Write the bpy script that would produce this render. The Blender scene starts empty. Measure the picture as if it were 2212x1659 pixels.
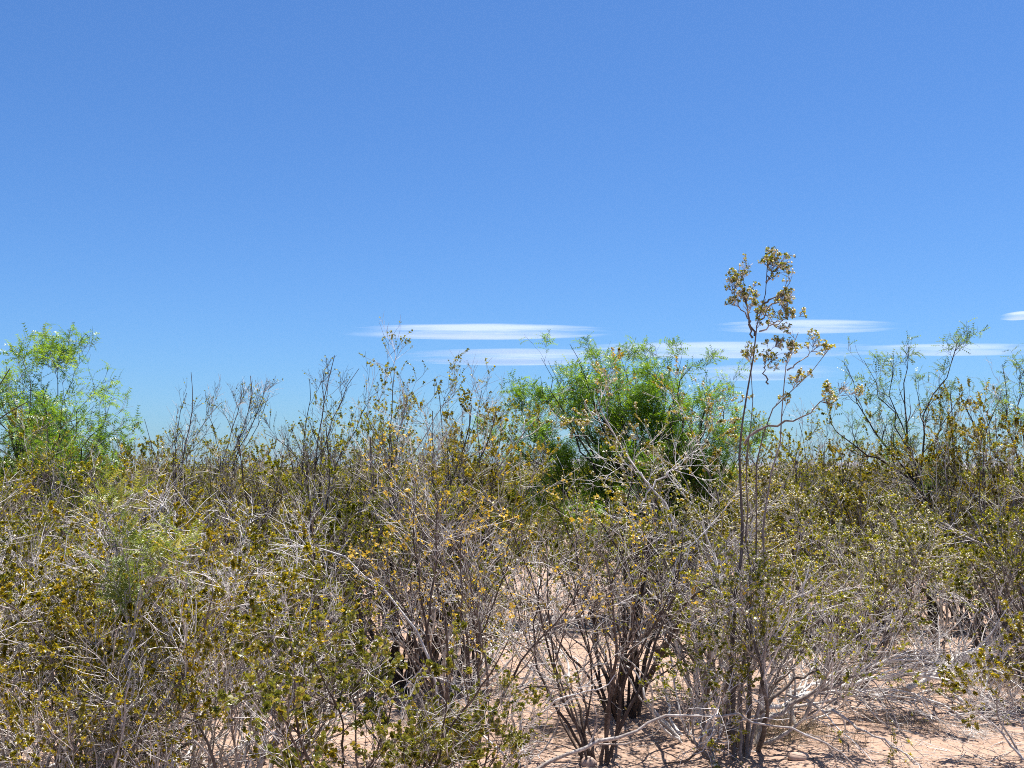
import bpy, math, random
import numpy as np
from mathutils import Vector

sc = bpy.context.scene
COL = sc.collection
PI = math.pi

# ------------------------------------------------------------------ camera
FPX, CAM_Z, HORIZON = 1000.0, 1.6, 468.0        # focal length in px of a 1024 px wide frame
PITCH = math.atan((HORIZON - 384.0) / FPX)
cam_d = bpy.data.cameras.new('camera')
cam = bpy.data.objects.new('camera', cam_d)
COL.objects.link(cam)
cam_d.sensor_width = 36.0
cam_d.lens = 36.0 * FPX / 1024.0
cam_d.clip_start, cam_d.clip_end = 0.1, 60000.0
cam.location = (0, 0, CAM_Z)
cam.rotation_euler = (PI / 2 + PITCH, 0, 0)
sc.camera = cam

# ------------------------------------------------------------------ sky and sun
SUN_EL, SUN_AZ = math.radians(75), math.radians(40)       # azimuth from +Y towards +X
world = bpy.data.worlds.new('World')
sc.world = world
world.use_nodes = True
wn = world.node_tree
bg = wn.nodes['Background']
sky = wn.nodes.new('ShaderNodeTexSky')
sky.sky_type = 'NISHITA'
sky.sun_disc = False
sky.sun_elevation = SUN_EL
sky.sun_rotation = SUN_AZ
sky.altitude = 0
sky.air_density = 1.0
sky.dust_density = 0.5
sky.ozone_density = 1.0
wb = wn.nodes.new('ShaderNodeMix')                      # white balance of the sky, the same in every direction
wb.data_type = 'RGBA'
wb.blend_type = 'MULTIPLY'
wb.inputs[0].default_value = 1.0
wb.inputs[7].default_value = (0.50, 0.85, 1.32, 1)
wn.links.new(sky.outputs[0], wb.inputs[6])
wn.links.new(wb.outputs[2], bg.inputs['Color'])
bg.inputs['Strength'].default_value = 0.058
sun_d = bpy.data.lights.new('sun', 'SUN')
sun_d.energy = 5.0
sun_d.angle = math.radians(0.53)
sun_d.color = (1.0, 0.955, 0.89)
sun = bpy.data.objects.new('sun', sun_d)
COL.objects.link(sun)
SUN_DIR = Vector((math.sin(SUN_AZ) * math.cos(SUN_EL), math.cos(SUN_AZ) * math.cos(SUN_EL), math.sin(SUN_EL)))
sun.rotation_euler = SUN_DIR.to_track_quat('Z', 'Y').to_euler()
sun.location = (0, 0, 40)
sc.view_settings.view_transform = 'Standard'
sc.view_settings.look = 'None'
sc.view_settings.gamma = 1.0
sc.view_settings.use_curve_mapping = False
sc.view_settings.exposure = 0.95
sc.render.engine = 'CYCLES'
sc.cycles.max_bounces = 6
sc.cycles.diffuse_bounces = 2
sc.cycles.transparent_max_bounces = 8
sc.cycles.filter_width = 1.0
sc.cycles.use_denoising = False


# ------------------------------------------------------------------ places
def pt(u, v, y):
    """The point at distance y along +Y seen at (u, v) of the 2212 px wide photograph."""
    k = 1024.0 / 2212.0
    cx, cz = (u * k - 512) / FPX, (384 - v * k) / FPX
    dy = math.cos(PITCH) - cz * math.sin(PITCH)
    dz = math.sin(PITCH) + cz * math.cos(PITCH)
    s = y / dy
    return np.array((cx * s, y, CAM_Z + dz * s))


def height(x, y):
    x, y = np.asarray(x, float), np.asarray(y, float)
    h = 0.030 * np.sin(x * 0.9 + 1.3) * np.cos(y * 0.7 + 0.4) + 0.018 * np.sin(x * 2.3 + y * 1.7) + 0.010 * np.sin(x * 4.1 - y * 3.3 + 1)
    h += 0.006 * np.sin(x * 9.1 + 2 * np.sin(y * 3.0)) * np.sin(y * 8.3 + 1.7 * np.sin(x * 2.6))
    r = np.hypot(x, y)
    return h * np.clip(1.6 - r / 60, 0.2, 1)


def ground_at(u, v):
    """Where the ray through (u, v) meets the ground."""
    y = 8.0
    for _ in range(40):
        p = pt(u, v, y)
        y += (p[2] - float(height(p[0], p[1]))) * 2.2
        y = min(max(y, 1.5), 60)
    p = pt(u, v, y)
    return np.array((p[0], p[1], float(height(p[0], p[1]))))


def stand(u, y):
    p = pt(u, 1000, y)
    return np.array((p[0], y, float(height(p[0], y))))


# ------------------------------------------------------------------ materials
def new_mat(name):
    m = bpy.data.materials.new(name)
    m.use_nodes = True
    nt = m.node_tree
    nt.nodes.clear()
    out = nt.nodes.new('ShaderNodeOutputMaterial')
    return m, nt, out


def ramp(nt, fac, stops):
    r = nt.nodes.new('ShaderNodeValToRGB')
    el = r.color_ramp.elements
    while len(el) < len(stops):
        el.new(0.5)
    for e, (p, c) in zip(el, stops):
        e.position = p
        e.color = (*c, 1)
    nt.links.new(fac, r.inputs[0])
    return r.outputs[0]


def math_node(nt, op, a, b=None, clamp=False):
    n = nt.nodes.new('ShaderNodeMath')
    n.operation = op
    n.use_clamp = clamp
    for i, v in enumerate((a, b)):
        if v is None:
            continue
        if isinstance(v, (int, float)):
            n.inputs[i].default_value = v
        else:
            nt.links.new(v, n.inputs[i])
    return n.outputs[0]


def noise(nt, vec, scale, detail=3, rough=0.55):
    n = nt.nodes.new('ShaderNodeTexNoise')
    n.inputs['Scale'].default_value = scale
    n.inputs['Detail'].default_value = detail
    n.inputs['Roughness'].default_value = rough
    nt.links.new(vec, n.inputs['Vector'])
    return n.outputs['Fac']


def mix_col(nt, fac, a, b, blend='MIX'):
    n = nt.nodes.new('ShaderNodeMix')
    n.data_type = 'RGBA'
    n.blend_type = blend
    for sock, v in ((n.inputs[0], fac), (n.inputs[6], a), (n.inputs[7], b)):
        if isinstance(v, (int, float)):
            sock.default_value = v
        elif isinstance(v, tuple):
            sock.default_value = (*v, 1)
        else:
            nt.links.new(v, sock)
    return n.outputs[2]


def leaf_mat(name, stops, trans=0.35, gloss=0.035, rough=0.4):
    m, nt, out = new_mat(name)
    at = nt.nodes.new('ShaderNodeAttribute')
    at.attribute_name = 'shade'
    geo = nt.nodes.new('ShaderNodeNewGeometry')
    nz = noise(nt, geo.outputs['Position'], 2.6, 2)
    f = math_node(nt, 'ADD', at.outputs['Fac'], math_node(nt, 'MULTIPLY', math_node(nt, 'SUBTRACT', nz, 0.5), 0.9), True)
    col = ramp(nt, f, [(p_, tuple(c_ * 0.98 for c_ in col_)) for p_, col_ in stops])
    di = nt.nodes.new('ShaderNodeBsdfDiffuse')
    tr = nt.nodes.new('ShaderNodeBsdfTranslucent')
    gl = nt.nodes.new('ShaderNodeBsdfGlossy')
    gl.inputs['Roughness'].default_value = rough
    gl.inputs['Color'].default_value = (1, 1, 1, 1)
    nt.links.new(col, di.inputs['Color'])
    bright = mix_col(nt, 1.0, col, (1.25, 1.2, 0.75), 'MULTIPLY')
    nt.links.new(bright, tr.inputs['Color'])
    m1 = nt.nodes.new('ShaderNodeMixShader')
    m1.inputs[0].default_value = trans
    nt.links.new(di.outputs[0], m1.inputs[1])
    nt.links.new(tr.outputs[0], m1.inputs[2])
    m2 = nt.nodes.new('ShaderNodeMixShader')
    m2.inputs[0].default_value = gloss
    nt.links.new(m1.outputs[0], m2.inputs[1])
    nt.links.new(gl.outputs[0], m2.inputs[2])
    nt.links.new(m2.outputs[0], out.inputs[0])
    return m


def bark_mat(name, stops, spot=0.5, scale=38):
    m, nt, out = new_mat(name)
    at = nt.nodes.new('ShaderNodeAttribute')
    at.attribute_name = 'shade'
    geo = nt.nodes.new('ShaderNodeNewGeometry')
    nz = noise(nt, geo.outputs['Position'], scale, 3, 0.65)
    big = noise(nt, geo.outputs['Position'], 7, 2)
    f = math_node(nt, 'ADD', at.outputs['Fac'], math_node(nt, 'MULTIPLY', math_node(nt, 'SUBTRACT', nz, 0.5), spot * 1.6), True)
    f = math_node(nt, 'ADD', f, math_node(nt, 'MULTIPLY', math_node(nt, 'SUBTRACT', big, 0.5), spot), True)
    col = ramp(nt, f, stops)
    p = nt.nodes.new('ShaderNodeBsdfPrincipled')
    p.inputs['Roughness'].default_value = 0.85
    p.inputs['Specular IOR Level'].default_value = 0.25
    nt.links.new(col, p.inputs['Base Color'])
    bp = nt.nodes.new('ShaderNodeBump')
    bp.inputs['Strength'].default_value = 0.6
    bp.inputs['Distance'].default_value = 0.004
    nt.links.new(nz, bp.inputs['Height'])
    nt.links.new(bp.outputs[0], p.inputs['Normal'])
    nt.links.new(p.outputs[0], out.inputs[0])
    return m


BARK_DARK, BARK_MID, BARK_PALE = (0.032, 0.025, 0.022), (0.20, 0.165, 0.145), (0.74, 0.69, 0.65)
M = {}
M['bark'] = bark_mat('creosote_bark', [(0, BARK_DARK), (0.45, BARK_MID), (1, BARK_PALE)])
M['dead'] = bark_mat('dead_wood', [(0, (0.10, 0.085, 0.075)), (0.4, (0.40, 0.36, 0.33)), (1, (0.78, 0.74, 0.70))], 0.5)
M['brown'] = bark_mat('brown_bark', [(0, (0.035, 0.025, 0.022)), (0.5, (0.11, 0.080, 0.066)), (1, (0.34, 0.28, 0.24))])
M['mesq_bark'] = bark_mat('mesquite_bark', [(0, (0.028, 0.022, 0.019)), (0.5, (0.085, 0.068, 0.055)), (1, (0.30, 0.26, 0.22))])
M['olive'] = leaf_mat('olive_leaf', [(0, (0.050, 0.065, 0.003)), (0.4, (0.17, 0.185, 0.008)), (0.75, (0.36, 0.345, 0.02)), (1, (0.58, 0.45, 0.04))], 0.55)
M['lime'] = leaf_mat('lime_leaf', [(0, (0.075, 0.090, 0.010)), (0.45, (0.19, 0.20, 0.022)), (0.8, (0.34, 0.30, 0.045)), (1, (0.45, 0.30, 0.05))], 0.4)
M['amber'] = leaf_mat('amber_leaf', [(0, (0.065, 0.075, 0.003)), (0.4, (0.20, 0.185, 0.008)), (0.75, (0.43, 0.34, 0.018)), (1, (0.62, 0.42, 0.03))], 0.55)
M['yellow'] = leaf_mat('yellow_leaf', [(0, (0.42, 0.28, 0.02)), (0.4, (0.68, 0.45, 0.035)), (1, (0.80, 0.56, 0.09))], 0.4)
M['mesq'] = leaf_mat('mesquite_leaf', [(0, (0.050, 0.13, 0.010)), (0.5, (0.21, 0.36, 0.022)), (1, (0.33, 0.46, 0.04))], 0.55)
M['mesq_pale'] = leaf_mat('pale_mesquite_leaf', [(0, (0.09, 0.16, 0.035)), (0.5, (0.18, 0.28, 0.065)), (1, (0.28, 0.38, 0.11))], 0.5)
M['mesq_lime'] = leaf_mat('yellowing_mesquite_leaf', [(0, (0.11, 0.16, 0.02)), (0.55, (0.24, 0.30, 0.05)), (0.8, (0.45, 0.42, 0.07)), (1, (0.60, 0.42, 0.06))], 0.45)
M['fruit'] = leaf_mat('downy_fruit', [(0, (0.66, 0.60, 0.36)), (0.5, (0.80, 0.75, 0.55)), (1, (0.84, 0.81, 0.68))], 0.25, 0.0)
M['grass'] = leaf_mat('dry_grass', [(0, (0.22, 0.16, 0.09)), (0.5, (0.38, 0.30, 0.18)), (1, (0.52, 0.44, 0.30))], 0.3, 0.02)


def ground_mat():
    m, nt, out = new_mat('sandy_ground')
    geo = nt.nodes.new('ShaderNodeNewGeometry')
    pos = geo.outputs['Position']
    a = noise(nt, pos, 0.8, 4)
    b = noise(nt, pos, 9, 5, 0.6)
    c = noise(nt, pos, 90, 3, 0.7)
    f = math_node(nt, 'ADD', math_node(nt, 'MULTIPLY', a, 0.5), math_node(nt, 'MULTIPLY', b, 0.5))
    col = ramp(nt, f, [(0.3, (0.33, 0.22, 0.16)), (0.5, (0.41, 0.285, 0.215)), (0.7, (0.48, 0.345, 0.27))])
    vo = nt.nodes.new('ShaderNodeTexVoronoi')
    vo.inputs['Scale'].default_value = 55
    nt.links.new(pos, vo.inputs['Vector'])
    grit = ramp(nt, vo.outputs['Color'], [(0.0, (0.55, 0.48, 0.42)), (0.35, (0.95, 0.95, 0.95)), (0.8, (1, 1, 1)), (1, (1.15, 1.1, 1.05))])
    col = mix_col(nt, 0.75, col, grit, 'MULTIPLY')
    spk = ramp(nt, c, [(0.30, (0.50, 0.42, 0.36)), (0.42, (1, 1, 1))])
    col = mix_col(nt, 0.8, col, spk, 'MULTIPLY')
    p = nt.nodes.new('ShaderNodeBsdfPrincipled')
    p.inputs['Roughness'].default_value = 0.95
    p.inputs['Specular IOR Level'].default_value = 0.1
    nt.links.new(col, p.inputs['Base Color'])
    h = math_node(nt, 'ADD', math_node(nt, 'MULTIPLY', b, 1.0), math_node(nt, 'MULTIPLY', c, 0.35))
    bp = nt.nodes.new('ShaderNodeBump')
    bp.inputs['Strength'].default_value = 0.8
    bp.inputs['Distance'].default_value = 0.02
    nt.links.new(h, bp.inputs['Height'])
    nt.links.new(bp.outputs[0], p.inputs['Normal'])
    nt.links.new(p.outputs[0], out.inputs[0])
    return m


M['ground'] = ground_mat()


def rock_mat(name, stops, scale):
    m, nt, out = new_mat(name)
    geo = nt.nodes.new('ShaderNodeNewGeometry')
    col = ramp(nt, noise(nt, geo.outputs['Position'], scale, 5, 0.6), stops)
    p = nt.nodes.new('ShaderNodeBsdfPrincipled')
    p.inputs['Roughness'].default_value = 0.9
    nt.links.new(col, p.inputs['Base Color'])
    nt.links.new(p.outputs[0], out.inputs[0])
    return m


M['stone'] = rock_mat('stone', [(0.3, (0.33, 0.22, 0.17)), (0.7, (0.55, 0.41, 0.33))], 25)
M['hill'] = rock_mat('hill_rock', [(0.3, (0.13, 0.12, 0.12)), (0.7, (0.24, 0.21, 0.19))], 0.004)


def cloud_mat():
    m, nt, out = new_mat('cloud_vapour')
    tc = nt.nodes.new('ShaderNodeTexCoord')
    mp = nt.nodes.new('ShaderNodeMapping')
    nt.links.new(tc.outputs['Object'], mp.inputs['Vector'])
    sx = nt.nodes.new('ShaderNodeSeparateXYZ')
    nt.links.new(tc.outputs['Object'], sx.inputs[0])
    r = math_node(nt, 'SQRT', math_node(nt, 'ADD', math_node(nt, 'MULTIPLY', sx.outputs[0], sx.outputs[0]), math_node(nt, 'MULTIPLY', sx.outputs[1], sx.outputs[1])))
    geo = nt.nodes.new('ShaderNodeNewGeometry')
    mp.inputs['Scale'].default_value = (0.0022, 0.008, 0.02)
    nt.links.new(geo.outputs['Position'], mp.inputs['Vector'])
    nz = noise(nt, mp.outputs[0], 1.0, 5, 0.6)
    oi = nt.nodes.new('ShaderNodeObjectInfo')
    sep = nt.nodes.new('ShaderNodeSeparateColor')
    nt.links.new(oi.outputs['Color'], sep.inputs[0])
    e = math_node(nt, 'ADD', r, math_node(nt, 'MULTIPLY', math_node(nt, 'SUBTRACT', nz, 0.5), 0.8))
    ms = nt.nodes.new('ShaderNodeMapRange')
    ms.interpolation_type = 'SMOOTHSTEP'
    ms.inputs[1].default_value = 0.95
    ms.inputs[2].default_value = 0.15
    nt.links.new(e, ms.inputs[0])
    cut = nt.nodes.new('ShaderNodeMapRange')
    cut.interpolation_type = 'SMOOTHSTEP'
    cut.inputs[1].default_value = 1.0
    cut.inputs[2].default_value = 0.72
    nt.links.new(r, cut.inputs[0])
    al = math_node(nt, 'MULTIPLY', math_node(nt, 'MULTIPLY', ms.outputs[0], cut.outputs[0]), sep.outputs[0])
    di = nt.nodes.new('ShaderNodeBsdfDiffuse')
    di.inputs['Color'].default_value = (0.93, 0.89, 0.91, 1)
    tl = nt.nodes.new('ShaderNodeBsdfTranslucent')
    tl.inputs['Color'].default_value = (0.96, 0.91, 0.94, 1)
    m1 = nt.nodes.new('ShaderNodeMixShader')
    m1.inputs[0].default_value = 0.55
    nt.links.new(di.outputs[0], m1.inputs[1])
    nt.links.new(tl.outputs[0], m1.inputs[2])
    tp = nt.nodes.new('ShaderNodeBsdfTransparent')
    m2 = nt.nodes.new('ShaderNodeMixShader')
    nt.links.new(al, m2.inputs[0])
    nt.links.new(tp.outputs[0], m2.inputs[1])
    nt.links.new(m1.outputs[0], m2.inputs[2])
    nt.links.new(m2.outputs[0], out.inputs[0])
    return m


M['cloud'] = cloud_mat()


# ------------------------------------------------------------------ mesh helpers
class Geo:
    """Collects quads and triangles with a per-vertex 'shade'; build() links them as ONE mesh object."""

    def __init__(self):
        self.v, self.s, self.q, self.t, self.n = [], [], [], [], 0

    def add(self, verts, quads=None, tris=None, shade=0.5):
        verts = np.asarray(verts, np.float32).reshape(-1, 3)
        self.v.append(verts)
        self.s.append(np.broadcast_to(np.asarray(shade, np.float32), (len(verts),)))
        if quads is not None and len(quads):
            self.q.append(np.asarray(quads, np.int32).reshape(-1, 4) + self.n)
        if tris is not None and len(tris):
            self.t.append(np.asarray(tris, np.int32).reshape(-1, 3) + self.n)
        self.n += len(verts)
        return self

    def mesh(self, name, mat, origin=(0, 0, 0), smooth=True):
        me = bpy.data.meshes.new(name)
        v = np.concatenate(self.v) - np.asarray(origin, np.float32)
        q = np.concatenate(self.q) if self.q else np.zeros((0, 4), np.int32)
        t = np.concatenate(self.t) if self.t else np.zeros((0, 3), np.int32)
        me.vertices.add(len(v))
        me.vertices.foreach_set('co', v.ravel())
        loops = np.concatenate((q.ravel(), t.ravel()))
        tot = np.concatenate((np.full(len(q), 4, np.int32), np.full(len(t), 3, np.int32)))
        start = np.concatenate(([0], np.cumsum(tot)[:-1])).astype(np.int32)
        me.loops.add(len(loops))
        me.loops.foreach_set('vertex_index', loops.astype(np.int32))
        me.polygons.add(len(tot))
        me.polygons.foreach_set('loop_start', start)
        me.polygons.foreach_set('loop_total', tot)
        me.polygons.foreach_set('use_smooth', np.full(len(tot), smooth))
        a = me.attributes.new('shade', 'FLOAT', 'POINT')
        a.data.foreach_set('value', np.concatenate(self.s))
        me.update(calc_edges=True)
        me.materials.append(M[mat])
        return me

    def build(self, name, mat, parent=None, origin=(0, 0, 0), smooth=True, kind=None):
        o = bpy.data.objects.new(name, self.mesh(name, mat, origin, smooth))
        COL.objects.link(o)
        if parent is not None:
            o.parent = parent
        if kind:
            o['kind'] = kind
        return o


def thing(name, label, cat, loc, group=None):
    o = bpy.data.objects.new(name, None)
    COL.objects.link(o)
    o.empty_display_size = 0.2
    o.location = loc
    tag(o, label, cat, group)
    return o


def tag(o, label, cat, group=None):
    o['label'] = label
    o['category'] = cat
    if group:
        o['group'] = group
    return o


def norm(a):
    return a / np.maximum(np.linalg.norm(a, axis=-1, keepdims=True), 1e-9)


def tubes(g, P, R, sides=4, shade=0.5, cap=False):
    """P (B,n,3), R (B,n): one tube per row."""
    B, n, _ = P.shape
    if B == 0:
        return g
    if cap:
        P = np.concatenate((P[:, :1], P, P[:, -1:]), 1)
        R = np.concatenate((R[:, :1] * 0.02, R, R[:, -1:] * 0.02), 1)
        n += 2
    T = norm(np.gradient(P, axis=1)) if n > 2 else norm(np.repeat(P[:, 1:] - P[:, :1], 2, 1))
    md = norm(T.mean(1))
    ref = np.where(np.abs(md[:, 2:3]) < 0.7, np.array([[0, 0, 1.0]]), np.array([[1.0, 0, 0]]))
    ref = np.repeat(ref[:, None], n, 1)
    N = norm(ref - (ref * T).sum(-1, keepdims=True) * T)
    Bn = np.cross(T, N)
    a = np.arange(sides) * 2 * PI / sides
    ring = P[:, :, None] + R[:, :, None, None] * (np.cos(a)[:, None] * N[:, :, None] + np.sin(a)[:, None] * Bn[:, :, None])
    idx = np.arange(B * n * sides).reshape(B, n, sides)
    i0, i1 = idx[:, :-1], idx[:, 1:]
    q = np.stack((i0, np.roll(i0, -1, 2), np.roll(i1, -1, 2), i1), -1)
    sh = np.broadcast_to(np.asarray(shade, np.float32).reshape(-1, 1, 1) if np.ndim(shade) else np.float32(shade), (B, n, sides)).ravel()
    return g.add(ring.reshape(-1, 3), quads=q.reshape(-1, 4), shade=sh)


def walk(rng, S, D, L, R, n, wig, trop, taper=0.35, power=1.0):
    """Grows B crooked branches at once: returns P (B,n,3), R (B,n)."""
    B = len(S)
    P = np.empty((B, n, 3))
    P[:, 0] = S
    D = norm(D)
    st = (L / (n - 1))[:, None]
    up = np.array([0, 0, 1.0])
    for i in range(1, n):
        D = norm(D + wig * rng.normal(size=(B, 3)) + np.asarray(trop).reshape(-1, 1) * up)
        P[:, i] = P[:, i - 1] + D * st
    t = np.linspace(0, 1, n)
    return P, R[:, None] * (1 - (1 - taper) * t ** power)[None]


def along(P, R, par, t):
    n = P.shape[1]
    f = np.clip(t, 0, 0.999) * (n - 1)
    i = f.astype(int)
    w = (f - i)[:, None]
    a, b = P[par, i], P[par, i + 1]
    return a + (b - a) * w, norm(b - a), R[par, i] * (1 - w[:, 0]) + R[par, i + 1] * w[:, 0]


def sprout(rng, P, R, count, t0, t1, ang, length, ratio, n, wig, trop, taper=0.35, rmin=0.0008, tip_bias=1.0, shrink=0.45):
    """Children of the branches P: arrays P, R and the parent index."""
    B = len(P)
    c = rng.poisson(count, B) if np.ndim(count) == 0 else np.asarray(count)
    par = np.repeat(np.arange(B), c)
    t0 = np.broadcast_to(np.asarray(t0, float), (B,))[par]
    t = t0 + (t1 - t0) * rng.random(len(par)) ** (1 / tip_bias)
    S, T, r = along(P, R, par, t)
    rnd = rng.normal(size=(len(par), 3))
    side = norm(rnd - (rnd * T).sum(-1, keepdims=True) * T)
    a = rng.uniform(ang[0], ang[1], len(par))[:, None]
    D = np.cos(a) * T + np.sin(a) * side
    L = rng.uniform(length[0], length[1], len(par)) * (1 - shrink * t)
    P2, R2 = walk(rng, S, D, L, np.maximum(r * ratio, rmin), n, wig, trop, taper)
    return P2, R2, par


def guided(rng, pts, n, jit):
    """A smooth crooked line of n points through pts."""
    p = np.asarray(pts, float)
    d = np.concatenate(([0], np.cumsum(np.linalg.norm(np.diff(p, axis=0), axis=1))))
    s = np.linspace(0, d[-1], n)
    out = np.stack([np.interp(s, d, p[:, k]) for k in range(3)], -1)
    sm = out.copy()
    sm[1:-1] = (out[:-2] + 2 * out[1:-1] + out[2:]) / 4
    j = rng.normal(size=(n, 3)) * jit
    j[0] = 0
    return sm + j


def leaflets(g, rng, P, R, per, size, t0=0.15, t1=1.0, shade=(0.0, 1.0), aspect=0.5, pair=True, up=0.35, tri=False):
    """Small folded leaves set along the twigs P."""
    B = len(P)
    c = rng.poisson(per, B)
    par = np.repeat(np.arange(B), c)
    k = len(par)
    if k == 0:
        return g
    t = t0 + (t1 - t0) * np.sqrt(rng.random(k))
    S, T, r = along(P, R, par, t)
    rnd = rng.normal(size=(k, 3))
    side = norm(rnd - (rnd * T).sum(-1, keepdims=True) * T)
    sh = rng.uniform(shade[0], shade[1], k) * 0.65 + rng.uniform(shade[0], shade[1], B)[par] * 0.35
    for sg in ((1, -1) if pair else (1,)):
        D = norm(0.75 * T + sg * 0.8 * side + rng.normal(size=(k, 3)) * 0.25 + np.array([0, 0, up]) * 0.5)
        W = norm(np.cross(D, norm(rng.normal(size=(k, 3)) + np.array([0, 0, 0.8]))))
        N = np.cross(W, D)
        L = rng.uniform(size[0], size[1], k)[:, None]
        a = S
        tip = S + D * L
        m = S + D * L * 0.5
        w = W * L * aspect
        q = np.stack((a, m + w + N * L * 0.14, tip, m - w + N * L * 0.14), 1)
        if tri:
            q = np.stack((a, m + w * 1.15 + D * L * 0.2, tip - w * 0.9), 1)
            g.add(q.reshape(-1, 3), tris=np.arange(k * 3).reshape(k, 3), shade=np.repeat(sh, 3))
        else:
            g.add(q.reshape(-1, 3), quads=np.arange(k * 4).reshape(k, 4), shade=np.repeat(sh, 4))
    return g


def pinnae(g, rng, P, R, per, length, pairs=5, lw=0.0048, ll=0.022, t0=0.1, droop=0.5, shade=(0, 1)):
    """Feather leaves of mesquite: a thin rib with narrow leaflets on both sides."""
    B = len(P)
    c = rng.poisson(per, B)
    par = np.repeat(np.arange(B), c)
    k = len(par)
    if k == 0:
        return g
    t = t0 + (1 - t0) * rng.random(k)
    S, T, r = along(P, R, par, t)
    rnd = rng.normal(size=(k, 3))
    side = norm(rnd - (rnd * T).sum(-1, keepdims=True) * T)
    D = norm(0.55 * T + 0.85 * side + np.array([0, 0, 0.15]))
    L = rng.uniform(length[0], length[1], k)
    n = pairs + 1
    Pr, Rr = walk(rng, S, D, L, np.full(k, 0.0011), n, 0.05, -droop / n, 0.5)
    T2 = norm(np.gradient(Pr, axis=1))
    W = norm(np.cross(T2, np.array([0, 0, 1.0]) + rng.normal(size=(k, 1, 3)) * 0.5))
    sh = rng.uniform(shade[0], shade[1], k) * 0.6 + rng.uniform(shade[0], shade[1], B)[par] * 0.4
    # rib
    tubes(g, Pr[:, [0, n // 2, n - 1]], Rr[:, [0, n // 2, n - 1]], 3, sh)
    for sg in (1, -1):
        a = Pr[:, 1:]
        d = norm(sg * W[:, 1:] + 0.55 * T2[:, 1:] + rng.normal(size=(k, pairs, 3)) * 0.12)
        l = ll * rng.uniform(0.75, 1.2, (k, pairs, 1))
        tip = a + d * l
        w = T2[:, 1:] * lw
        q = np.stack((a + w, tip, a - w), 2).reshape(-1, 3)
        g.add(q, tris=np.arange(len(q)).reshape(-1, 3), shade=np.repeat(sh, pairs * 3))
    return g


OCT_V = np.array([(1, 0, 0), (0, 1, 0), (-1, 0, 0), (0, -1, 0), (0, 0, 1), (0, 0, -1)], float)
OCT_T = np.array([(0, 1, 4), (1, 2, 4), (2, 3, 4), (3, 0, 4), (1, 0, 5), (2, 1, 5), (3, 2, 5), (0, 3, 5)])


def balls(g, rng, P, R, per, size):
    B = len(P)
    par = np.repeat(np.arange(B), rng.poisson(per, B))
    k = len(par)
    if k == 0:
        return g
    S, T, r = along(P, R, par, 0.5 + 0.5 * rng.random(k))
    s = rng.uniform(size[0], size[1], k)
    S = S + norm(rng.normal(size=(k, 3))) * (s[:, None] + 0.003)
    v = S[:, None] + s[:, None, None] * OCT_V[None] * rng.uniform(0.8, 1.15, (k, 6, 1))
    g.add(v.reshape(-1, 3), tris=(OCT_T[None] + 6 * np.arange(k)[:, None, None]).reshape(-1, 3), shade=np.repeat(rng.random(k), 6))
    return g


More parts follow.
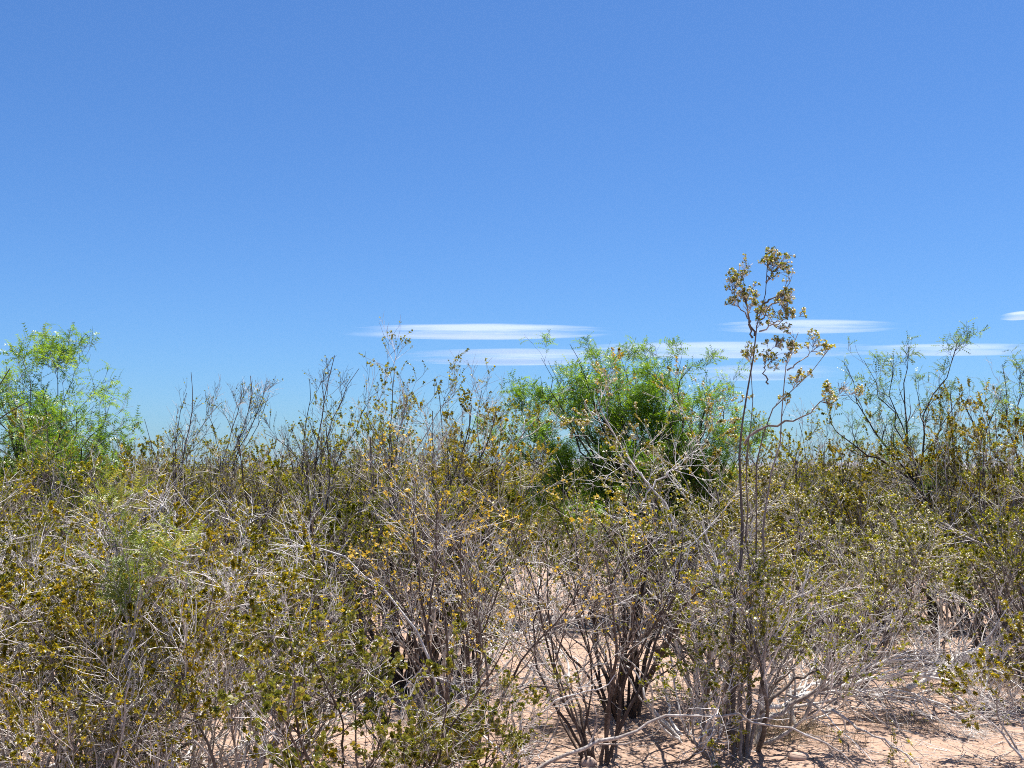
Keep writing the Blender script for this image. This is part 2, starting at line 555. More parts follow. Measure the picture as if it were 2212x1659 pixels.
# ------------------------------------------------------------------ one bush
def bush(name, label, cat, base, seed, H=1.6, stems=9, spread=(0.12, 0.75), guides=(), guide_r=0.011, r0=0.011, bark='bark',
         leaf='olive', leaf_per=7, leaf_size=(0.008, 0.014), leaf_aspect=0.45, fruit=0.0, fruit_size=(0.0050, 0.0062), n1=6.5, n2=6, n3=4,
         len1=(0.35, 0.8), len2=(0.18, 0.42), len3=(0.07, 0.2), wig=0.15, trop=0.05, shade0=(0.1, 0.5), shade1=(0.25, 0.9), leaf_shade=(0, 1), pair=True,
         feather=None, group=None, hero=True, kink=0.008, tip=0.3, bare=0.25, leaf_tri=False, pale=0.28, clump=True, base_r=0.13, t1=(0.32, 0.99), skip_low=0.0, twig_mat=None, leaf_t1=True, ang1=(0.35, 0.85)):
    rng = np.random.default_rng(seed)
    base = np.asarray(base, float)
    leaf_tri = leaf_tri or base[1] > 5.0 or not hero
    if leaf_size:
        leaf_size = (leaf_size[0] * 1.25, leaf_size[1] * 1.25)
        fruit_size = (fruit_size[0] * 1.3, fruit_size[1] * 1.3)
    root = thing(name, label, cat, base.tolist(), group)
    n0 = 16
    P0, R0 = np.zeros((0, n0, 3)), np.zeros((0, n0))
    if stems:
        az = np.arange(stems) * 2 * PI / stems + rng.uniform(-0.4, 0.4, stems)
        inc = rng.uniform(spread[0], spread[1], stems)
        D = np.stack((np.sin(inc) * np.cos(az), np.sin(inc) * np.sin(az), np.cos(inc)), -1)
        rr = base_r * rng.uniform(0.3, 1, stems)
        S = base + np.stack((np.cos(az) * rr, np.sin(az) * rr, np.zeros(stems)), -1)
        S[:, 2] = height(S[:, 0], S[:, 1]) - 0.03
        L = H * rng.uniform(0.7, 1.05, stems) / np.maximum(np.cos(inc), 0.62) ** 0.5
        P0, R0 = walk(rng, S, D, L, r0 * rng.uniform(0.65, 1.25, stems), n0, wig, trop, 0.28)
    starts = [t1[0]] * len(P0)
    for gd in guides:
        pts, r, ts = gd
        starts.append(t1[0] if ts is None else ts)
        P = guided(rng, pts, n0, kink)
        P0 = np.concatenate((P0, P[None]))
        R0 = np.concatenate((R0, (r * np.linspace(1, tip, n0) ** 1.3)[None]))
    R0 = R0 * rng.uniform(0.86, 1.14, R0.shape)
    P1, R1, q1 = sprout(rng, P0, R0, n1, np.array(starts), t1[1], ang1, len1, 0.72, 9, wig * 1.05, trop * 1.3)
    P2, R2, q2 = sprout(rng, P1, R1, n2, 0.15, 1.0, (0.35, 0.95), len2, 0.68, 5, wig * 1.2, trop * 1.2, 0.45, 0.0018)
    P3, R3, q3 = sprout(rng, P2, R2, n3 * 0.74, 0.2, 1.0, (0.3, 1.0), len3, 0.65, 2 if leaf_tri else 3, wig * 1.2, trop, 0.6, 0.0013)
    sh0 = rng.uniform(shade0[0], shade0[1], len(P0))
    def tone(k, lo, hi):      # most branches dull, some bleached
        return np.where(rng.random(k) < pale, rng.uniform(0.75, 1.0, k), lo + (hi - lo) * 0.55 * rng.random(k))
    sh1 = tone(len(P1), *shade1)
    f1 = np.where(rng.random(len(P1)) < bare, 0.03, rng.uniform(0.5, 2.1, len(P1)))     # some branches are bare, some densely leaved
    if feather:
        f1 = rng.uniform(0.6, 1.4, len(P1))
    sh1 = np.where(f1 < 0.1, np.maximum(sh1, 0.75), sh1)
    f2 = f1[q2] if len(P1) else np.zeros(0)
    if not feather and clump:
        f2 = f2 * rng.choice((0.05, 0.9, 1.8, 3.0), len(P2))
    f3 = f2[q3] if len(P2) else np.zeros(0)
    if hero:
        for b in range(len(P0)):
            st = tubes(Geo(), P0[b:b + 1], R0[b:b + 1], 7, sh0[b]).build('stem', bark, root, base)
            for c in np.nonzero(q1 == b)[0]:
                tubes(Geo(), P1[c:c + 1], R1[c:c + 1], 5, sh1[c]).build('side_branch', bark, st, base)
    else:
        g = tubes(Geo(), P0, R0, 5, sh0)
        tubes(g, P1, R1, 4, sh1)
        g.build('branches', bark, root, base, kind='stuff')
    sh2 = np.where(rng.random(len(P2)) < 0.5, sh1[q2], tone(len(P2), *shade1))
    g = tubes(Geo(), P2, R2, 3, sh2)
    tubes(g, P3, R3, 3, sh2[q3] if len(P2) else 0.5)
    g.build('twigs', twig_mat or bark, root, base, kind='stuff')
    if leaf:
        g = Geo()
        keep = P3[:, 0, 2] > base[2] + skip_low
        if feather:
            pinnae(g, rng, P3[keep], R3[keep], leaf_per * f3[keep], **feather, shade=leaf_shade)
            pinnae(g, rng, P2, R2, leaf_per * 0.7 * f2, **feather, shade=leaf_shade)
        else:
            leaflets(g, rng, P3[keep], R3[keep], leaf_per * f3[keep], leaf_size, 0.35, 1.0, leaf_shade, leaf_aspect, pair, tri=leaf_tri)
            k2 = P2[:, 0, 2] > base[2] + skip_low
            leaflets(g, rng, P2[k2], R2[k2], leaf_per * 0.8 * f2[k2], leaf_size, 0.6, 1.0, leaf_shade, leaf_aspect, pair, tri=leaf_tri)
        if g.n:
            g.build('leaves', leaf, root, base, smooth=False, kind='stuff')
    if fruit:
        kf = P3[:, 0, 2] > base[2] + skip_low
        g = balls(Geo(), rng, P3[kf], R3[kf], fruit * f3[kf], fruit_size)
        if g.n:
            g.build('fruit', 'fruit', root, base, kind='stuff')
    return root


def copy_tree(o, parent=None):
    c = o.copy()
    COL.objects.link(c)
    if parent is not None:
        c.parent = parent
    for ch in list(o.children):
        copy_tree(ch, c)
    return c


# ------------------------------------------------------------------ ground
def axis(dense, step, far, grow=1.18):
    a = list(np.arange(dense[0], dense[1] + 1e-6, step))
    s, hi, lo = step, a[-1], a[0]
    up, dn = [], []
    while hi < far[1]:
        s *= grow
        hi += s
        up.append(hi)
    s = step
    while lo > far[0]:
        s *= grow
        lo -= s
        dn.append(lo)
    return np.array(dn[::-1] + a + up)


gx, gy = axis((-6, 6), 0.085, (-3400, 3400)), axis((3.2, 13), 0.085, (-800, 3500))
X, Y = np.meshgrid(gx, gy)
Z = height(X, Y)
g = Geo()
idx = np.arange(X.size).reshape(X.shape)
g.add(np.stack((X, Y, Z), -1).reshape(-1, 3), quads=np.stack((idx[:-1, :-1], idx[:-1, 1:], idx[1:, 1:], idx[1:, :-1]), -1).reshape(-1, 4))
g.build('ground', 'ground', kind='structure')

# far mountain range along the horizon
rng = np.random.default_rng(5)
n = 260
xs = np.linspace(-3200, 3200, n)
prof = 0.27 * (55 + 40 * np.sin(xs / 900 + 0.6) + 26 * np.sin(xs / 370 + 2) + 12 * np.sin(xs / 125) + rng.normal(size=n) * 4)
prof = np.clip(prof * np.clip((xs + 1200) / 1400, 0.12, 1), 2, None)
rows = []
for f, dy in ((-0.08, -300), (0.25, -180), (0.6, -80), (1.0, 0), (0.5, 130), (-0.08, 300)):
    rows.append(np.stack((xs + rng.normal(size=n) * 12, 3100 + dy + rng.normal(size=n) * 30, prof * f * rng.uniform(0.88, 1.1, n) - 2), -1))
V = np.array(rows)
idx = np.arange(V.shape[0] * n).reshape(-1, n)
Geo().add(V.reshape(-1, 3), quads=np.stack((idx[:-1, :-1], idx[:-1, 1:], idx[1:, 1:], idx[1:, :-1]), -1).reshape(-1, 4)).build('mountains', 'hill', kind='structure', smooth=False)

# ------------------------------------------------------------------ clouds
def lens_mesh():
    g = Geo()
    nu, nv = 48, 16
    u = np.linspace(0, 2 * PI, nu, endpoint=False)
    v = np.linspace(-PI / 2 * 0.995, PI / 2 * 0.995, nv)
    P = np.stack((np.cos(v)[:, None] * np.cos(u), np.cos(v)[:, None] * np.sin(u), np.repeat(np.sin(v)[:, None], nu, 1)), -1)
    i = np.arange(nu * nv).reshape(nv, nu)
    g.add(P.reshape(-1, 3), quads=np.stack((i[:-1], np.roll(i[:-1], -1, 1), np.roll(i[1:], -1, 1), i[1:]), -1).reshape(-1, 4))
    return g.mesh('cloud', 'cloud')


LENS = lens_mesh()


def cloud(u, v, w, h, dens, label, dist=6500.0):
    c = pt(u, v, dist)
    k = 1024 / 2212 / FPX * dist
    o = bpy.data.objects.new('cloud', LENS)
    COL.objects.link(o)
    o.location = c
    el = (c[2] - CAM_Z) / dist
    o.scale = (w / 2 * k, 0.8 * h / 2 * k / max(el, 0.04), 0.6 * h / 2 * k)
    o.color = (dens, 1, 1, 1)
    tag(o, label, 'cloud')
    return o


cloud(1035, 717, 680, 36, 0.33, 'bright lens-shaped cloud left of the tall stalk, highest of the middle clouds')
cloud(1745, 706, 460, 32, 0.28, 'short lens-shaped cloud crossing behind the top of the tall stalk')
cloud(1110, 772, 560, 38, 0.30, 'faint flat cloud just below the bright lens-shaped cloud')
cloud(1560, 757, 800, 38, 0.28, 'long flat cloud behind the tip of the green mesquite')
cloud(2060, 756, 560, 28, 0.26, 'thin streak of cloud over the wispy open mesquite')
cloud(1640, 806, 420, 36, 0.24, 'low pale cloud behind the fork of the tall stalk')
cloud(2205, 682, 90, 22, 0.36, 'small scrap of cloud at the right edge of the sky')

# ------------------------------------------------------------------ mesquites
FE = dict(length=(0.07, 0.13), pairs=5, lw=0.0052, ll=0.023)


def limb(y, *uv, base=None, r=None, dy=0.0, t0=None):
    """A limb through photo points at distance y, drifting dy metres in depth towards its tip."""
    m = max(len(uv) - 1, 1)
    pts = ([base] if base is not None else []) + [pt(a, b, y + dy * i / m) for i, (a, b) in enumerate(uv)]
    return (np.array(pts), r or 0.011, t0)


y = 10.8
b = stand(1440, y)
cm = [(1235, 745), (1165, 775), (1390, 740), (1310, 790), (1470, 770), (1530, 800), (1575, 850), (1620, 920), (1120, 860), (1060, 905), (1240, 860), (1400, 830),
      (1500, 900), (1275, 815), (1355, 790), (1430, 800), (1500, 850), (1200, 850), (1545, 860), (1320, 850), (1590, 950), (1090, 930), (1200, 930), (1460, 870), (1390, 900), (1290, 930), (1540, 960), (1640, 1000), (1130, 980), (1180, 790), (1290, 778), (1340, 765), (1440, 760), (1250, 772), (1530, 795), (1320, 805), (1480, 790), (1210, 800), (1370, 790), (1450, 830), (1270, 840), (1160, 820), (1110, 900), (1180, 1000), (1120, 1060), (1300, 1010), (1400, 1060), (1480, 1080), (1290, 1100), (1500, 1010), (1600, 1060), (1340, 950), (1420, 1000), (1250, 1050), (1560, 1030), (1350, 1110), (1440, 1120)]
gl = []
rr = random.Random(3)
for i, (u, v) in enumerate(cm):
    hub = (1440 + (u - 1440) * 0.30 + rr.uniform(-20, 20), 1180 + (v - 1010) * 0.18)
    mid = (1440 + (u - 1440) * 0.72 + rr.uniform(-15, 15), hub[1] * 0.42 + v * 0.58)
    gl.append(limb(y, hub, mid, (u, v), base=b + np.array((rr.uniform(-.1, .1), rr.uniform(-.1, .1), -.03)), r=0.028 if i % 3 else 0.034, dy=rr.uniform(-0.9, 0.9)))
bush('mesquite_tree', 'dense bright green mesquite tree in the middle of the thicket, tallest green crown', 'tree', b, 11, stems=0, guides=gl, bark='mesq_bark', leaf='mesq',
     kink=.03, tip=.12, leaf_per=3.4, feather=FE, n1=6.5, n2=5.2, n3=4, len1=(0.25, 0.62), len2=(0.14, 0.32), len3=(0.08, 0.18), t1=(0.3, 1.0), trop=0.03, shade0=(0, 0.4), shade1=(0.1, 0.6), pale=.05)

y = 9.4
b = stand(60, y)
gl = []
for i, (u, v) in enumerate([(125, 775), (60, 800), (165, 790), (100, 830), (180, 880), (40, 850), (140, 920), (80, 960), (10, 780), (-60, 800), (205, 830), (240, 880), (250, 940), (150, 850), (90, 880), (30, 900), (200, 980), (-80, 900), (120, 960)]):
    hub = (60 + (u - 60) * 0.3 + rr.uniform(-15, 15), 1110)
    mid = (60 + (u - 60) * 0.62, 1110 * 0.45 + v * 0.55)
    gl.append(limb(y, hub, mid, (u, v), base=b + np.array((rr.uniform(-.1, .1), rr.uniform(-.1, .1), -.03)), r=0.026, dy=rr.uniform(-0.7, 0.7)))
bush('mesquite_tree', 'airy green mesquite at the left edge with wispy arching tips', 'tree', b, 12, stems=0, guides=gl, bark='mesq_bark', leaf='mesq',
     kink=.028, tip=.12, leaf_per=3.6, feather=FE, n1=7.5, n2=5, n3=3, len1=(0.35, 0.7), len2=(0.15, 0.35), len3=(0.1, 0.22), t1=(0.3, 1.0), trop=0.03, shade0=(0, 0.4), shade1=(0.15, 0.7))

y = 9.2
b = stand(2010, y)
gl = [limb(y, (1990, 1070), (1935, 1012), (1880, 985), (1820, 950), (1790, 905), base=b, r=0.032, dy=-0.5),
      limb(y, (1995, 1080), (1950, 1010), (1905, 950), (1850, 880), (1825, 790), base=b, r=0.026, dy=0.4),
      limb(y, (2000, 1060), (1970, 980), (1930, 900), (1920, 770), base=b, r=0.024, dy=0.2),
      limb(y, (1985, 1040), (1965, 960), (1950, 860), (1965, 750), base=b, r=0.026),
      limb(y, (1985, 1030), (1990, 930), (2040, 820), (2068, 730), base=b, r=0.026, dy=-0.3),
      limb(y, (2000, 1040), (2020, 960), (2060, 880), (2085, 830), base=b, r=0.022, dy=0.4),
      limb(y, (2010, 1050), (2060, 990), (2085, 940), (2100, 905), base=b, r=0.022),
      limb(y, (1990, 1040), (1950, 940), (1900, 850), (1870, 790), base=b, r=0.020, dy=-0.6)]
bush('mesquite_tree', 'open wispy mesquite with dark forked trunk, sky showing through its sparse leaves', 'tree', b, 13, stems=0, guides=gl, bark='mesq_bark', leaf='mesq_pale', kink=.022, tip=.15,
     leaf_per=2.6, feather=dict(length=(0.06, 0.11), pairs=5, lw=0.0046, ll=0.017), n1=7, n2=4.2, n3=2.2, len1=(0.25, 0.6), len2=(0.12, 0.3), len3=(0.08, 0.18), t1=(0.35, 1.0), trop=0.06,
     shade0=(0, 0.35), shade1=(0.1, 0.6), ang1=(0.3, 0.7))
y = 8.8
b = stand(2225, y)
gl = [limb(y, (2215, 1050), (2180, 940), (2160, 860), (2170, 795), base=b, r=0.022), limb(y, (2220, 1050), (2200, 900), (2210, 810), base=b, r=0.022, dy=0.4),
      limb(y, (2230, 1050), (2250, 900), (2260, 800), base=b, r=0.022), limb(y, (2215, 1050), (2150, 980), (2110, 930), base=b, r=0.018, dy=-0.4)]
bush('mesquite_tree', 'sparse pale mesquite cut off by the right edge of the view', 'tree', b, 14, stems=0, guides=gl, bark='mesq_bark', leaf='mesq_pale', kink=.022, tip=.15,
     leaf_per=2.6, feather=dict(length=(0.06, 0.11), pairs=5, lw=0.0046, ll=0.017), n1=7, n2=4, n3=2.2, len1=(0.25, 0.6), len2=(0.12, 0.3), len3=(0.08, 0.18), t1=(0.4, 1.0), trop=0.06, shade0=(0, 0.35), shade1=(0.1, 0.6))
# young, yellowing mesquite growing among the bushes on the left
y = 4.3
b = stand(270, y)
gl = [limb(y, (300, 1250), (340, 1110), (352, 1060), base=b, r=0.010), limb(y, (290, 1250), (240, 1140), (215, 1090), base=b, r=0.009), limb(y, (310, 1260), (390, 1190), (430, 1185), base=b, r=0.009, dy=-.2),
      limb(y, (300, 1280), (330, 1240), (410, 1260), base=b, r=0.008, dy=-.3), limb(y, (280, 1290), (210, 1230), (180, 1200), base=b, r=0.008, dy=.3)]
bush('mesquite_sapling', 'young mesquite with yellowing feathery leaves among the left bushes', 'shrub', b, 15, stems=2, H=0.8, guides=gl, bark='dead', leaf='mesq_lime',
     leaf_per=2.2, feather=dict(length=(0.06, 0.11), pairs=8, lw=0.0034, ll=0.016, droop=0.3), n1=4.5, n2=3, n3=1.5, len1=(0.12, 0.3), len2=(0.08, 0.16), len3=(0.06, 0.1), t1=(0.6, 1.0), shade0=(0.3, 0.8))
y = 6.4
b = stand(-120, y)
gl = [limb(y, (-80, 1000), (-20, 860), (20, 800), base=b, r=0.014), limb(y, (-90, 1000), (-10, 900), (55, 870), base=b, r=0.014), limb(y, (-90, 1050), (-30, 950), (40, 930), base=b, r=0.012)]
bush('mesquite_tree', 'near mesquite reaching in from the left edge with bright sprays of leaves', 'tree', b, 16, stems=0, guides=gl, bark='mesq_bark', leaf='mesq_lime',
     leaf_per=2.6, feather=dict(length=(0.07, 0.12), pairs=9, lw=0.003, ll=0.014), n1=4, n2=3, n3=2, len1=(0.2, 0.4), len2=(0.1, 0.2), len3=(0.06, 0.14), t1=(0.6, 1.0), leaf_shade=(0, .6))

# ------------------------------------------------------------------ bare bushes on the skyline
BARE = dict(bark='bark', shade0=(0.05, 0.35), shade1=(0.05, 0.5), pale=.08, leaf_per=0.35, leaf='olive', wig=0.11, trop=0.09, len1=(0.2, 0.5), len2=(0.1, 0.28), len3=(0.05, 0.13), ang1=(0.25, 0.6))
y = 8.6
b = stand(380, y)
bush('bare_bush', 'almost leafless grey bush with one tall forked stem left of the brushy one', 'bush', b, 21, stems=7, H=1.75, n1=7, n2=5, n3=3,
     guides=[limb(y, (390, 1000), (405, 940), (420, 890), (412, 830), (413, 800), base=b, r=0.012), limb(y, (385, 1010), (375, 960), (395, 900), (400, 850), base=b, r=0.010),
             limb(y, (400, 1000), (430, 920), (480, 870), base=b, r=0.009, dy=.3), limb(y, (350, 1020), (320, 950), (312, 905), base=b, r=0.009, dy=-.3)], **BARE)
y = 9.2
b = stand(490, y)
bush('bare_bush', 'brushy leafless bush with a broom of upright grey stems on the skyline', 'bush', b, 22, stems=8, H=1.85, n1=9, n2=7, n3=4,
     guides=[limb(y, (490, 1010), (510, 950), (545, 880), (540, 810), base=b, r=0.012), limb(y, (500, 1010), (535, 930), (570, 860), (572, 825), base=b, r=0.012),
             limb(y, (480, 1000), (500, 930), (530, 850), (525, 830), base=b, r=0.011, dy=.3), limb(y, (480, 1010), (470, 950), (450, 890), base=b, r=0.010, dy=-.2), limb(y, (500, 1010), (560, 920), (580, 850), base=b, r=0.009)], **BARE)
y = 8.2
b = stand(690, y)
bush('bare_bush', 'tall spindly bare bush with crooked stems rising in front of the sky', 'bush', b, 23, stems=9, H=1.95, n1=8, n2=6, n3=3.4,
     guides=[limb(y, (680, 1030), (690, 940), (700, 870), (720, 800), (722, 770), base=b, r=0.013), limb(y, (690, 1030), (700, 960), (740, 850), (775, 795), base=b, r=0.012, dy=.3),
             limb(y, (650, 1030), (660, 940), (672, 850), (668, 820), base=b, r=0.011), limb(y, (660, 1020), (620, 950), (570, 935), base=b, r=0.009, dy=-.3), limb(y, (710, 1040), (770, 920), (800, 860), base=b, r=0.010)], **BARE)
y = 7.8
b = stand(860, y)
bush('creosote_bush', 'thin-leaved creosote bush with a leafy upright tip between bare stems and mesquite', 'bush', b, 24, stems=8, H=1.6, n1=6, n2=5, n3=3.2, leaf_per=3.2, leaf='olive',
     guides=[limb(y, (840, 1030), (835, 950), (850, 870), (852, 803), base=b, r=0.012), limb(y, (850, 1020), (860, 930), (885, 850), (880, 825), base=b, r=0.010), limb(y, (870, 1020), (930, 920), (985, 835), base=b, r=0.010, dy=.3),
             limb(y, (860, 1020), (800, 930), (790, 890), base=b, r=0.010, dy=-.3)], wig=0.12, trop=0.08, shade0=(0.05, .4), shade1=(.15, .7))

# ------------------------------------------------------------------ the nearer creosote bushes
# the tall stalk
b = ground_at(1588, 1642)
y = b[1]
bb = b - np.array((0, 0, .03))
o = lambda dx, dy_: bb + np.array((dx, dy_, 0))
gl = [limb(y, (1581, 1520), (1581, 1439), (1586, 1373), (1591, 1306), (1595, 1256), (1600, 1216), (1610, 1173), (1606, 1122), (1598, 1060), (1596, 1009), (1600, 949), (1601, 916), (1611, 876), (1621, 816), (1626, 766), (1630, 723), (1641, 696), (1651, 666), (1655, 633), (1656, 589), (1660, 566), base=bb, r=0.015, t0=.84),
      limb(y, (1600, 1450), (1622, 1300), (1612, 1150), (1610, 1060), (1615, 989), (1622, 930), (1625, 876), (1626, 800), (1622, 745), base=o(.05, .03), r=0.010, t0=.93),
      limb(y, (1626, 730), (1621, 696), (1608, 673), (1591, 653), (1586, 630), (1590, 605), r=0.006),
      limb(y, (1630, 725), (1618, 690), (1606, 640), (1604, 600), (1610, 580), r=0.006),
      limb(y, (1640, 716), (1668, 705), (1695, 690), (1715, 682), r=0.005),
      limb(y, (1651, 655), (1680, 640), (1700, 615), (1712, 595), r=0.006),
      limb(y, (1655, 610), (1675, 580), (1690, 560), r=0.005),
      limb(y, (1645, 690), (1670, 655), (1705, 652), r=0.005),
      limb(y, (1608, 959), (1631, 929), (1675, 918), (1728, 903), (1768, 876), (1795, 859), (1840, 850), r=0.009, t0=.5),
      limb(y, (1640, 1500), (1660, 1300), (1640, 1130), (1661, 1026), (1681, 993), (1685, 933), (1696, 883), (1698, 816), (1695, 776), (1705, 756), (1721, 722), base=o(.08, .06), r=0.012, t0=.72),
      limb(y, (1620, 1400), (1630, 1150), (1635, 1006), (1648, 926), (1658, 876), (1675, 861), (1715, 850), (1760, 800), (1790, 755), base=o(.06, .0), r=0.011, t0=.72),
      limb(y, (1660, 830), (1650, 790), (1668, 745), r=0.005),
      limb(y, (1700, 800), (1745, 770), (1775, 735), r=0.005)]
TALL = gl
bush('creosote_bush', 'creosote bush with one tall bare stalk ending in a leafy tuft above all others', 'bush', b, 31, stems=0, guides=gl[:1] + gl[1:2] + gl[2:], bark='bark', leaf='olive',
     clump=False, leaf_per=1.5, leaf_size=(0.008, 0.013), fruit=0.8, n1=8, n2=4.2, n3=3, len1=(0.05, 0.15), len2=(0.04, 0.09), len3=(0.02, 0.05), t1=(0.3, 0.99), tip=.22, bare=.15, kink=.007, wig=0.09, trop=0.06, shade0=(0.2, 0.5), shade1=(0.2, 0.8),
     skip_low=0.9, leaf_shade=(.1, .9))
# clump of ordinary stems round its foot
bush('creosote_bush', 'grey-stemmed creosote clump at the foot of the tall bare stalk', 'bush', b + np.array((.12, .25, 0)), 32, H=1.05, stems=11, spread=(0.15, 0.9), r0=0.013, leaf='olive', leaf_per=3.5, fruit=0.4,
     n1=6, n2=5, n3=2.6, shade0=(0.1, .8), shade1=(.3, 1.0), wig=0.17,
     guides=[limb(y - .1, (1540, 1640), (1520, 1470), (1545, 1410), (1580, 1395), r=0.014), limb(y - .15, (1600, 1640), (1602, 1500), (1635, 1380), (1615, 1330), r=0.010),
             limb(y - .2, (1545, 1655), (1510, 1615), (1473, 1577), r=0.018), limb(y + .1, (1640, 1540), (1690, 1480), (1770, 1450), (1860, 1400), r=0.012), limb(y, (1650, 1560), (1740, 1505), (1850, 1460), (1950, 1440), r=0.014)])
# behind the stalk, with pale forked branches
b = ground_at(1530, 1500)
y = b[1]
bush('creosote_bush', 'fruiting creosote bush with pale forked branches left of the tall stalk', 'bush', b, 33, H=1.5, stems=9, spread=(0.1, 0.55), r0=0.012, leaf='amber', leaf_per=4.5, fruit=2.0, n1=6.5, n2=6, n3=3.6,
     shade0=(.15, .8), shade1=(.4, 1.0), wig=0.16, skip_low=.35,
     guides=[limb(y - .4, (1480, 1350), (1425, 1180), (1405, 1055), (1370, 1000), (1330, 950), (1290, 860), base=b, r=0.013), limb(y - .4, (1500, 1300), (1500, 1180), (1450, 1110), (1410, 1060), (1400, 1040), base=b, r=0.012),
             limb(y - .3, (1540, 1300), (1520, 1120), (1480, 1040), (1440, 1000), (1470, 940), base=b, r=0.012), limb(y, (1540, 1250), (1560, 1100), (1510, 960), (1480, 900), base=b, r=0.012)])
y = b[1] - .7
bb = stand(1500, y)
bush('dead_bush', 'bleached forked branches standing out before the green mesquite, left of the tall stalk', 'bush', bb, 93, stems=0, bark='dead', leaf=None, n1=5, n2=3.5, n3=1.5, len1=(.12, .4), len2=(.08, .2), shade0=(.7, 1), shade1=(.6, 1), pale=.7, t1=(.35, 1), wig=.16, kink=.009,
     guides=[limb(y, (1500, 1350), (1470, 1220), (1460, 1165), (1469, 1123), (1425, 1085), (1403, 1054), (1362, 995), (1330, 950), (1300, 890), base=bb, r=.013), limb(y, (1403, 1054), (1425, 1030), (1464, 1011), (1490, 980), r=.006),
             limb(y, (1405, 1056), (1386, 1091), (1360, 1130), r=.006), limb(y, (1403, 1052), (1370, 1010), (1327, 998), (1290, 990), r=.006), limb(y + .1, (1550, 1350), (1545, 1240), (1538, 1178), (1521, 1132), (1494, 1084), (1458, 1057), (1437, 1039), (1425, 1000), base=bb, r=.013),
             limb(y, (1440, 1330), (1440, 1240), (1466, 1198), (1526, 1144), (1554, 1119), (1565, 1098), (1600, 1060), base=bb, r=.011), limb(y, (1462, 1208), (1457, 1173), (1440, 1120), r=.006), limb(y + .2, (1580, 1400), (1611, 1261), (1618, 1180), (1640, 1100), base=bb, r=.013)])
# right fruiting bush
b = ground_at(1830, 1490)
y = b[1]
bush('creosote_bush', 'leafy creosote bush dotted with white downy fruit right of the tall stalk', 'bush', b, 34, H=1.45, stems=13, spread=(0.1, 0.85), r0=0.012, leaf='olive', leaf_per=7, fruit=2.6, n1=7, n2=6, n3=4,
     shade0=(.05, .5), shade1=(.25, .95), skip_low=.25, leaf_shade=(.1, 1))
# central dark-stemmed clump
b = ground_at(1345, 1545)
y = b[1]
bush('creosote_bush', 'vase-shaped creosote bush with dark close stems on bare sand in the middle', 'bush', b, 35, H=1.5, stems=15, spread=(0.08, 0.6), r0=0.014, bark='brown', leaf='olive', leaf_per=4.0, fruit=0.5, n1=5.5, n2=5, n3=3,
     shade0=(0, .5), shade1=(.2, .9), skip_low=.6, twig_mat='bark', t1=(.35, .97),
     guides=[limb(y, (1395, 1470), (1446, 1384), (1480, 1290), (1500, 1150), base=b, r=0.024, dy=.4), limb(y, (1345, 1400), (1352, 1290), (1345, 1150), (1370, 1010), base=b, r=0.017), limb(y, (1310, 1440), (1280, 1330), (1240, 1180), (1190, 1080), base=b, r=0.014)])
# yellow-leaved bush in front
b = ground_at(1285, 1645)
y = b[1]
bush('yellow_leaved_bush', 'thin-stemmed bush with scattered bright yellow leaves in the middle', 'bush', b, 36, H=1.4, stems=9, spread=(0.1, 0.55), r0=0.010, bark='brown', leaf='yellow', leaf_per=0.8, leaf_size=(0.010, 0.016), leaf_aspect=0.55, pair=False,
     n1=6, n2=4.5, n3=2.5, shade0=(.2, .7), shade1=(.3, .9), skip_low=.45, twig_mat='bark', wig=0.12, trop=.05,
     guides=[limb(y, (1240, 1560), (1190, 1440), (1165, 1310), (1130, 1200), (1090, 1100), base=b, r=0.011), limb(y, (1215, 1550), (1160, 1450), (1150, 1380), (1165, 1290), (1180, 1180), base=b, r=0.010), limb(y, (1260, 1500), (1230, 1400), (1200, 1330), base=b, r=0.009)])
b = ground_at(1010, 1640)
y = b[1]
bush('yellow_leaved_bush', 'thin bush with yellow leaf sprays beside the long arching dead branch', 'bush', b, 37, H=1.5, stems=8, spread=(0.08, 0.5), r0=0.010, bark='brown', leaf='yellow', leaf_per=1.0, leaf_size=(0.010, 0.016), leaf_aspect=0.55, pair=False,
     n1=6, n2=4.5, n3=2.5, shade0=(.2, .7), shade1=(.3, .9), skip_low=.6, twig_mat='bark', wig=0.12, trop=.05,
     guides=[limb(y, (1060, 1500), (1045, 1400), (1025, 1330), (1010, 1200), (925, 1135), base=b, r=0.011), limb(y, (965, 1500), (965, 1400), (955, 1290), (920, 1180), (880, 1060), base=b, r=0.010), limb(y, (960, 1530), (933, 1423), (910, 1300), (890, 1150), (900, 1040), base=b, r=0.010)])
# long arching dead branch
b = ground_at(955, 1600)
y = b[1]
bush('dead_bush', 'bleached dead bush with one long branch arching over to the left', 'bush', b, 38, H=0.9, stems=4, bark='dead', leaf=None, n1=4, n2=4, n3=2.5, r0=0.008, shade0=(.4, .9), shade1=(.4, 1), len1=(.15, .4), t1=(.3, 1),
     guides=[limb(y - .75, (955, 1590), (945, 1500), (933, 1423), (887, 1336), (830, 1273), (760, 1215), (720, 1190), (690, 1172), (640, 1170), (600, 1180), (540, 1205), (480, 1232), base=b + np.array((0, -.6, 0)), r=0.010, t0=.5),
             limb(y - .2, (960, 1400), (1000, 1290), (1000, 1230), (940, 1170), (910, 1130), base=b, r=0.011)])
